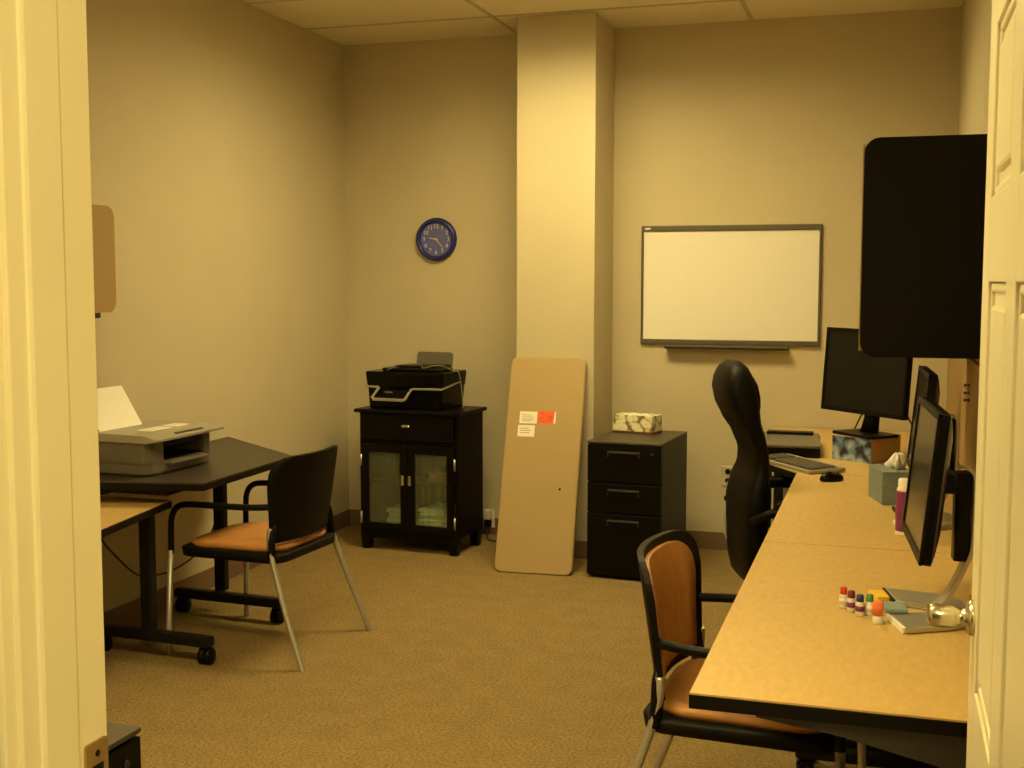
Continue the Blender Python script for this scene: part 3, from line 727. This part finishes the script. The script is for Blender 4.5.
for s_ in (-1, 1):
    a = MB(); a.tube(smooth_path([(0.16, s_ * 0.25, 0.42), (0.20, s_ * 0.30, 0.50), (0.19, s_ * 0.31, 0.60), (0.14, s_ * 0.31, 0.655), (0.0, s_ * 0.31, 0.66), (-0.12, s_ * 0.30, 0.645), (-0.19, s_ * 0.255, 0.60)], 6), 0.019, 10)
    a.build('armrest', M['blackplastic'], EC)
    a = MB(); a.loft([[(x, s_ * 0.31 + y, z) for x, y in rrect(-0.12 + m, 0.15 - m, -0.035 + m, 0.035 - m, 0.03, 5)] for z, m in ((0.664, 0.004), (0.672, 0), (0.688, 0.002), (0.694, 0.012))]); a.build('arm_pad', M['leather'], EC)
MB().lathe([(0.055, 0.34), (0.06, 0.36), (0.05, 0.385)], (0.06, 0, 0)).build('tilt_mechanism', M['blacksteel'], EC)
MB().lathe([(0.032, 0.09), (0.030, 0.22), (0.019, 0.225), (0.019, 0.345)], (0.06, 0, 0)).build('gas_lift', M['blacksteel'], EC)
for i in range(5):
    a = R(180 + 72 * i + 18); q = MB(); ca, sa = math.cos(a), math.sin(a)
    q.tube([(0.06, 0, 0.115), (0.06 + 0.12 * ca, 0.12 * sa, 0.112), (0.06 + 0.30 * ca, 0.30 * sa, 0.082)], [0.032, 0.026, 0.018], 10, flat=0.8)
    lg = q.build('base_leg', M['blackplastic'], EC)
    q = MB(); caster(q, 0.06 + 0.30 * ca, 0.30 * sa, 0.029); q.build('caster', M['blackplastic'], lg)

# outlet + cord behind it
o2 = thing('wall_outlet', 'steel wall outlet plate on the back wall behind the tall black chair', 'outlet', (-0.880, YB, 0.38))
MB().bx(-0.037, 0.037, -0.007, 0, 0, 0.118, 0.003).build('plate', M['outlet'], o2)
for z in (0.032, 0.086): MB().lathe([(0.016, 0), (0.016, 0.003)], (0, 0, 0), n=16, T=frame_T((0, -0.007, z), (1, 0, 0), (0, 0, 1))).build('socket', M['blackplastic'], o2)
b = MB(); b.tube(smooth_path([(-0.880, YB - 0.012, 0.405), (-0.875, YB - 0.05, 0.37), (-0.89, YB - 0.05, 0.25), (-0.90, YB - 0.04, 0.15), (-0.865, YB - 0.03, 0.05), (-0.84, YB - 0.05, 0.006), (-0.78, YB - 0.08, 0.005)]), 0.0045, 8)
tag(b.build('power_cord', M['pale_cord']), 'pale cord hanging from the outlet behind the tall black chair', 'cord')

# ------------------------------------------------------------------ things on the right-hand desks
# keyboard along the slanted edge
ka = math.atan2(-0.801, 0.599)
KB = thing('keyboard', 'dark keyboard with grey surround on the corner desk edge', 'keyboard', (-0.315, 5.345, DZ), ka)
MB().prism([(0, 0), (0, 0.185), (-0.46, 0.185), (-0.46, 0)], 0.016, Matrix.Rotation(R(2.0), 4, 'X'), 0.003).build('case', M['keyframe'], KB)
kx = MB()
rows = [(0.028, 14), (0.055, 13), (0.082, 14), (0.109, 14), (0.136, 14)]
for yy, n in rows:
    for i in range(n):
        x = -0.020 - 0.30 * i / n - 0.010; z = 0.0165 + yy * math.tan(R(2.0))
        kx.box((x, yy, z + 0.003), (0.30 / n - 0.003, 0.022, 0.008), 0.002, Matrix.Rotation(R(2.0), 3, 'X'), 1)
    for i in range(6):
        x = -0.345 - 0.0185 * i; z = 0.0165 + yy * math.tan(R(2.0))
        kx.box((x, yy, z + 0.003), (0.0155, 0.022, 0.008), 0.002, Matrix.Rotation(R(2.0), 3, 'X'), 1)
kx.box((-0.23, 0.0825, 0.0185), (0.445, 0.145, 0.003), 0.0, Matrix.Rotation(R(2.0), 3, 'X'))
kx.build('keys', M['keys'], KB)
# mouse
MS = thing('computer_mouse', 'black computer mouse on the middle desk in front of the keyboard', 'mouse', (-0.215, 5.205, DZ), R(40))
MB().loft([[(0.058 * s_ * math.cos(a), 0.031 * s_ * math.sin(a), z + 0.006 * (s_ - 1) * math.cos(a)) for a in [2*PI*i/24 for i in range(24)]] for z, s_ in ((0.0, 0.93), (0.008, 1.0), (0.018, 0.95), (0.028, 0.75), (0.034, 0.45), (0.0355, 0.15))]).build('shell', M['glossblack'], MS)
MB().lathe([(0.009, -0.003), (0.009, 0.003)], (0, 0, 0), 'Y', 14, Matrix.Translation((0.03, 0, 0.0255))).build('scroll_wheel', M['greyplastic'], MS)
# laptop
LP = thing('laptop', 'closed grey laptop on the corner desk behind the keyboard', 'laptop', (-0.49, 6.03, DZ), R(4))
MB().bx(-0.135, 0.18, -0.20, 0.30, 0.002, 0.046, 0.006).build('base', M['blackplastic'], LP)
MB().bx(-0.137, 0.182, -0.202, 0.302, 0.0465, 0.060, 0.005).build('lid', M['laptop'], LP)
MB().bx(0.13, 0.19, 0.29, 0.315, 0.03, 0.056, 0.004).build('latch', M['cap'], LP)
ob = MB().bx(-0.11, 0.12, -0.035, 0.035, 0, 0.014, 0.004).build('battery_pack', M['blackplastic']); ob.location = (-0.475, 6.27, DZ + 0.0602); tag(ob, 'flat black pack lying on the closed laptop', 'battery')
# carton under the far monitor
pa = math.atan2(0.107, -0.178)
BX = thing('carton', 'dark printed carton under the far monitor on the corner desk', 'box', (-0.064, 5.745, DZ), 0)
d1 = Vector((-0.857, 0.515, 0)); d2 = Vector((0.515, 0.857, 0))
TBX = frame_T((0, 0, 0), (0.857, -0.515, 0), (0.515, 0.857, 0))
MB().prism([(0, 0), (0, 0.25), (-0.208, 0.25), (-0.208, 0)], 0.115, TBX, 0.002).build('body', M['carton'], BX)
MB().box(TBX @ Vector((-0.104, -0.001, 0.0575)), (0.206, 0.003, 0.113), 0.0, TBX.to_3x3()).build('printed_side', M['print'], BX)
# monitors (local -X is the screen side)
def monitor_panel(t, w, h, zc, tilt, name_dark='glossblack', th=0.045):
    Rt = Matrix.Translation((0, 0, zc)) @ Matrix.Rotation(R(tilt), 4, 'Y')
    b = MB(); fx = -0.012
    bz = 0.017
    b.loft([[tuple(Rt @ Vector((x, y, z))) for y, z in rrect(-w/2 + m, w/2 - m, -h/2 + m, h/2 - m, 0.008, 3)] for x, m in ((fx + 0.004, 0.003), (fx + 0.008, 0.0), (fx + 0.026, 0.0), (fx + 0.034, 0.02), (fx + th, 0.06))], False)
    b.build('housing', M[name_dark], t)
    b = MB()
    for q in ((-w/2, w/2, h/2 - bz, h/2), (-w/2, w/2, -h/2, -h/2 + bz + 0.006), (-w/2, -w/2 + bz, -h/2, h/2), (w/2 - bz, w/2, -h/2, h/2)):
        c = Rt @ Vector((fx + 0.002, (q[0] + q[1]) / 2, (q[2] + q[3]) / 2)); b.box(c, (0.008, q[1] - q[0], q[3] - q[2]), 0.002, Rt.to_3x3())
    b.build('bezel', M['blackplastic'], t)
    b = MB(); b.box(Rt @ Vector((fx + 0.003, 0, 0.003)), (0.003, w - 2 * bz + 0.002, h - 2 * bz), 0, Rt.to_3x3()); b.build('screen', M['screen'], t)
FM = thing('computer_monitor', 'dark monitor facing the room, standing on the printed carton', 'monitor', (-0.10, 5.875, DZ + 0.115), R(43))
monitor_panel(FM, 0.56, 0.40, 0.300, 4)
b = MB(); b.prism(rrect(-0.085, 0.10, -0.135, 0.135, 0.02, 4), 0.014, None, 0.003); b.build('stand_base', M['blackplastic'], FM)
b = MB(); b.loft([[(x + q, y, z) for x, y in rrect(-0.018, 0.018, -w_, w_, 0.01, 3)] for z, q, w_ in ((0.012, 0.03, 0.05), (0.08, 0.045, 0.04), (0.2, 0.06, 0.035), (0.33, 0.055, 0.035))]); b.build('stand_neck', M['blackplastic'], FM)
b = MB()
b.tube(smooth_path([(-0.09, 6.02, 1.0), (-0.15, 6.2, 0.85), (-0.19, 6.45, 0.746)]), 0.004, 8); tag(b.build('monitor_cable', M['cord']), 'black cable dropping left behind the far monitor', 'cable')
b = MB(); b.tube(smooth_path([(0.06, 5.98, 1.02), (0.12, 6.1, 0.88), (0.20, 6.3, 0.746)]), 0.004, 8); tag(b.build('monitor_cable', M['cord']), 'black cable dropping right behind the far monitor', 'cable')

def stand_monitor(label, loc, rz):
    t = thing('computer_monitor', label, 'monitor', loc, rz, 'monitors on silver stands')
    monitor_panel(t, 0.445, 0.362, 0.352, 5.5)
    # U-shaped silver base: two splayed feet joined at the back
    b = MB(); b.prism([(0.115, -0.10), (0.115, 0.10), (0.06, 0.155), (-0.075, 0.19), (-0.055, 0.055), (0.045, 0.03), (0.045, -0.03), (-0.085, -0.075), (-0.055, -0.205), (0.06, -0.15)], 0.014, Matrix.Translation((0, 0, 0.002)), 0.003)
    b.build('stand_base', M['silver'], t)
    for q in (((-0.085, -0.075), (-0.055, -0.205)), ((-0.075, 0.19), (-0.055, 0.055))):
        a, c = Vector((*q[0], 0.009)), Vector((*q[1], 0.009)); v = c - a
        e = MB(); e.box((a + c) / 2 + Vector((-0.002, 0, 0)), (v.length * 0.92, 0.006, 0.015), 0.001, frame_T((0, 0, 0), v, Vector((0, 0, 1)).cross(v)).to_3x3())
        e.build('foot_cap', M['paper'] if q[0][0] < -0.08 else M['blackplastic'], t)  # far foot end is black: its shade is put into the colour
    path = [(0.02, 0, 0.010), (0.06, 0, 0.055), (0.095, 0, 0.13), (0.112, 0, 0.19), (0.114, 0, 0.30), (0.112, 0, 0.355), (0.10, 0, 0.375), (0.085, 0, 0.378)]
    sp_ = smooth_path(path, 5); G = [[(p.x, y, p.z) for y in (-0.034, 0.034)] for p in sp_]
    MB().sheet(G, 0.010, (1, 0, 0.0)).build('stand_arm', M['silver'], t)
    b = MB(); b.loft([[(x, y, z) for x, y in rrect(0.072, 0.110, -0.030, 0.030, 0.008, 3)] for z in (0.145, 0.15, 0.36, 0.366)], False); b.build('stand_column', M['blackplastic'], t)
    MB().bx(0.022, 0.078, -0.045, 0.045, 0.315, 0.365, 0.01).build('tilt_hinge', M['blackplastic'], t)
    return t
SM = stand_monitor('near black monitor on a silver stand at the door end of the desks', (0.094, 3.175, DZ), R(4.5))
dup(SM, (0.115, 4.42, DZ), R(3), 'second monitor on the middle desk, mostly hidden behind the near monitor')

# blue tissue box
TX = thing('tissue_box', 'grey-blue tissue box with a tissue up on the middle desk', 'tissue box', (0.018, 4.80, DZ), R(16))
MB().bx(-0.055, 0.065, -0.09, 0.10, 0, 0.125, 0.003).build('carton', M['tissueblue'], TX)
b = MB(); rng = random.Random(3)
b.loft([[((0.022 + (0.034 + 0.016 * math.sin(3 * a + ph)) * s_ * math.cos(a)), (0.045 + 0.020 * math.sin(2 * a + ph)) * s_ * math.sin(a), z + 0.012 * math.sin(4 * a + ph) * (s_ < 0.9)) for a in [2*PI*i/24 for i in range(24)]] for z, s_, ph in ((0.1245, 0.6, 0), (0.14, 1.0, 0.4), (0.158, 0.85, 0.9), (0.172, 0.5, 1.3), (0.176, 0.12, 1.3))])
b.build('tissue', M['tissue'], TX)
# purple bottle
PB = thing('bottle', 'purple-labelled bottle with white cap between tissue box and near monitor', 'bottle', (0.062, 4.165, DZ))
MB().lathe([(0.024, 0), (0.026, 0.004), (0.026, 0.012), (0.0255, 0.014)], n=24).build('base', M['cap'], PB)
MB().lathe([(0.0255, 0.013), (0.0262, 0.016), (0.0262, 0.142), (0.025, 0.147)], n=24).build('label_sleeve', M['purple'], PB)
MB().lathe([(0.024, 0.147), (0.024, 0.155), (0.020, 0.160), (0.020, 0.184), (0.016, 0.188), (0.004, 0.189)], n=24).build('screw_cap', M['cap'], PB)

# small marker bottles in a row
rowp = [(-0.094, 3.172, 'red', 'red'), (-0.074, 3.140, 'maroon', 'maroon'), (-0.052, 3.108, 'navy', 'navy blue'), (-0.029, 3.118, 'green', 'green')]
for i, (x, y, c, nm) in enumerate(rowp):
    t = thing('dry_erase_marker', 'short pale marker with a %s cap in the row on the near desk' % nm, 'marker', (x, y, DZ), group='short markers on the near desk')
    MB().lathe([(0.0105, 0), (0.0115, 0.003), (0.0115, 0.032), (0.008, 0.037)], n=16).build('barrel', M['bottle'], t)
    MB().lathe([(0.0118, 0.0125), (0.0118, 0.026)], n=16).build('label_sleeve', M['purple'] if c in ('maroon', 'navy') else M['sticker'], t)
    MB().lathe([(0.0085, 0.036), (0.0095, 0.038), (0.0085, 0.053), (0.004, 0.055)], n=16).build('marker_cap', M[c], t)
t = thing('glue_stick', 'coral-topped stick beside the blue pad, right end of the marker row', 'glue stick', (-0.008, 3.045, DZ))
MB().lathe([(0.012, 0), (0.013, 0.002), (0.013, 0.022)], n=16).build('barrel', M['bottle'], t)
MB().lathe([(0.0135, 0.022), (0.0135, 0.052), (0.009, 0.056)], n=16).build('stick_cap', M['coral'], t)
tag(MB().box((0.012, 3.31, DZ + 0.006), (0.075, 0.075, 0.012), 0.001, Matrix.Rotation(R(20), 3, 'Z')).build('note_pad', M['yellow']), 'yellow note pad left of the silver monitor base', 'note pad')
tag(MB().box((0.265, 3.40, DZ + 0.006), (0.08, 0.075, 0.012), 0.001, Matrix.Rotation(R(-5), 3, 'Z')).build('note_pad', M['yellow']), 'yellow note pad behind the silver monitor stand by the wall', 'note pad')
tag(MB().box((0.030, 3.128, DZ + 0.023), (0.055, 0.075, 0.010), 0.002, Matrix.Rotation(R(10), 3, 'Z')).build('sticky_pad', M['bluepad']), 'grey-blue pad between the feet of the silver monitor base', 'note pad')

# brown sheet added for the shade on the wall under the overhead cabinet
WSH = thing('shade_panel', 'brown sheet standing for shade on the right wall under the overhead cabinet', 'shade panel', (XR - 0.002, 5.45, 0.80))
MB().bx(-0.012, 0, -1.45, 1.55, 0, 0.46, 0.003).build('shade_sheet', M['board'], WSH)
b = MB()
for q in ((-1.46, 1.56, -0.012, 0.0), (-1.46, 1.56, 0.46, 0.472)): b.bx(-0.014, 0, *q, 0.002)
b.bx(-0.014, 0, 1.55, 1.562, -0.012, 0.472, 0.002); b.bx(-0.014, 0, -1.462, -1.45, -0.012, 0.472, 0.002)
b.build('shade_sheet_edge', M['board'], WSH)
for z, m, nm in ((1.165, 'pinkmark', 'uppermost purple push pin on the brown shade sheet'), (1.135, 'greenmark', 'middle green push pin on the brown shade sheet'), (1.105, 'pinkmark', 'lowest purple push pin on the brown shade sheet')):
    t = thing('push_pin', nm, 'push pin', (XR - 0.014, 5.12, z))
    MB().lathe([(0.006, 0.0), (0.007, -0.003), (0.0035, -0.007), (0.0035, -0.016), (0.0065, -0.019), (0.0065, -0.023)], (0, 0, 0), 'X', 14).build('head', M[m], t)

# ------------------------------------------------------------------ left side tables
def t_leg(t, x, y, z_top, fx0, fx1, fy0, fy1):
    MB().bx(x - 0.028, x + 0.028, y - 0.022, y + 0.022, 0.10, z_top, 0.006).build('leg', M['blacksteel'], t)
    a, c = Vector((fx0, fy0, 0.095)), Vector((fx1, fy1, 0.095)); v = c - a
    q = MB(); q.box((a + c) / 2, (v.length, 0.055, 0.045), 0.01, frame_T((0, 0, 0), v, Vector((0, 0, 1)).cross(v)).to_3x3()); ft = q.build('foot', M['blacksteel'], t)
    for s_ in (0.06, 0.955):
        p = a + v * s_; q = MB(); caster(q, p.x, p.y, 0.034); q.build('caster', M['blackplastic'], ft)
BT = thing('table', 'black-topped table with clipped corner against the left wall under the grey printer', 'table', (0, 0, 0))
poly = [(-3.305, 4.115), (-2.640, 4.250), (-2.652, 5.045), (-3.290, 5.560), (-3.305, 5.560)]
q = MB().prism(poly, 0.006, Matrix.Translation((0, 0, 0.754))); q.build('tabletop', M['blacktop'], BT)
q = MB().prism(poly, 0.028, Matrix.Translation((0, 0, 0.726)), 0.002); q.build('edge_band', M['edge'], BT)
t_leg(BT, -3.02, 5.005, 0.728, -3.22, -2.64, 4.93, 4.90)
MB().bx(-3.306, -3.27, 4.40, 4.52, 0.64, 0.727, 0.004).build('wall_bracket', M['blacksteel'], BT)
MB().bx(-3.10, -2.80, 4.235, 4.44, 0.700, 0.727, 0.004).build('under_tray', M['edge'], BT)
TN = thing('table', 'tan-topped wheeled table at the left edge, half hidden by the door frame', 'table', (0, 0, 0))
poly = [(-3.300, 4.335), (-2.868, 4.365), (-2.655, 3.03), (-3.300, 2.98)]
q = MB().prism(poly, 0.004, Matrix.Translation((0, 0, 0.656))); q.build('tabletop', M['laminate'], TN)
q = MB().prism([(p[0] + (0.002 if p[0] > -3 else 0), p[1] + (0.002 if p[1] > 4 else -0.002)) for p in poly], 0.030, Matrix.Translation((0, 0, 0.626)), 0.002); q.build('edge_band', M['edge'], TN)
t_leg(TN, -2.935, 4.285, 0.627, -3.21, -2.63, 4.30, 4.27)
t_leg(TN, -2.935, 3.15, 0.627, -3.21, -2.75, 3.15, 3.15)
b = MB(); b.tube(smooth_path([(-3.2, 4.20, 0.618), (-3.2, 4.33, 0.485), (-3.2, 4.397, 0.414), (-3.2, 4.595, 0.257), (-3.2, 4.80, 0.217), (-3.2, 4.93, 0.221), (-3.2, 5.06, 0.245), (-3.18, 5.18, 0.33), (-3.14, 5.20, 0.5), (-3.10, 5.20, 0.722)]), 0.0045, 8)
tag(b.build('power_cord', M['cord']), 'black cord sagging in a loop under the left tables', 'cord')

# grey multifunction printer on the black table
GP = thing('printer', 'grey desktop printer with white paper in its rear tray on the black table', 'printer', (-2.918, 4.535, 0.76), R(-2))
b = MB()
b.loft([[(x * 1.0, y, z) for x, y in rrect(-0.355 + m, 0.0 - m, -0.245 + m, 0.245 - m, 0.05, 5)] for z, m in ((0.0, 0.012), (0.012, 0.0), (0.055, 0.0))], False)
b.bx(-0.354, -0.20, -0.243, 0.243, 0.05, 0.142); b.loft([[(x, y, z) for x, y in rrect(-0.355, 0.0, -0.245, -0.135, 0.05, 5, (1, 1, 0, 0))] for z in (0.05, 0.142)], False)
b.loft([[(x, y, z) for x, y in rrect(-0.355, 0.0, 0.165, 0.245, 0.05, 5, (0, 0, 1, 1))] for z in (0.05, 0.142)], False)
b.build('body', M['greyplastic'], GP)
b = MB(); b.bx(-0.20, -0.012, -0.135, 0.165, 0.056, 0.060); b.bx(-0.20, -0.192, -0.135, 0.165, 0.055, 0.14); b.build('paper_slot', M['edge'], GP)
MB().bx(-0.10, 0.035, -0.125, 0.155, 0.040, 0.052, 0.004).build('output_tray', M['greyplastic'], GP)
MB().bx(-0.10, -0.012, -0.11, 0.165, 0.112, 0.142, 0.003).build('slot_hood', M['blackplastic'], GP)
b = MB(); b.prism([(-0.355, 0.143), (0.0, 0.143), (0.05, 0.150), (0.052, 0.160), (-0.02, 0.178), (-0.30, 0.178), (-0.355, 0.170)], 0.51, frame_T((0, 0.255, 0), (1, 0, 0), (0, 0, 1)), 0.006)
b.build('scanner_lid', M['lightgrey'], GP)
b = MB(); b.bx(-0.14, -0.06, -0.13, 0.02, 0.178, 0.181, 0.001); b.bx(-0.14, -0.06, 0.05, 0.15, 0.178, 0.181, 0.001); b.build('button_panel', M['sticker'], GP)
b = MB(); b.prism([(-0.10, 0), (0.10, 0), (0.10, 0.012), (-0.10, 0.012)], 0.004, frame_T((0.028, 0.02, 0.1665), (0, 1, 0), (-1, 0, 0.25))); b.build('lid_grip', M['greysteel'], GP)
b = MB(); b.prism(rrect(-0.20, 0.06, 0, 0.11, 0.01, 3), 0.006, frame_T((-0.275, 0.0, 0.174), (0, 1, 0), (-0.62, 0, 1))); b.build('rear_tray', M['greyplastic'], GP)
b = MB(); b.prism([(-0.215, 0), (0.075, 0), (0.075, 0.20), (-0.215, 0.20)], 0.003, frame_T((-0.262, 0.0, 0.178), (0, 1, 0), (-0.62, 0, 1)))
o = b.build('paper_sheet', M['paper']); o.location = GP.location; o.rotation_euler = GP.rotation_euler; tag(o, 'white paper standing in the rear tray of the grey printer', 'paper')

# ------------------------------------------------------------------ camera, world, view
cam = bpy.data.cameras.new('camera'); co = bpy.data.objects.new('camera', cam); COL.objects.link(co)
r2 = Vector((0.95444, 0.29841, 0.00094)); u2 = Vector((-0.02651, 0.08167, 0.99631)); fw = Vector((-0.29723, 0.95094, -0.08586))
mw = Matrix.Identity(4)
for i in range(3):
    mw[i][0] = r2[i]; mw[i][1] = u2[i]; mw[i][2] = -fw[i]
mw[2][3] = 1.5823
co.matrix_world = mw
cam.sensor_width = 36.0; cam.lens = 1206.64 * 36 / 1024; cam.clip_start = 0.02
sc = bpy.context.scene; sc.camera = co
w = bpy.data.worlds.new('world'); sc.world = w; w.use_nodes = True
w.node_tree.nodes['Background'].inputs['Color'].default_value = (1.0, 0.72, 0.3, 1); w.node_tree.nodes['Background'].inputs['Strength'].default_value = 0.05
sc.view_settings.view_transform = 'Standard'; sc.view_settings.look = 'None'; sc.view_settings.gamma = 1; sc.view_settings.use_curve_mapping = False
sc.view_settings.exposure = 0.0
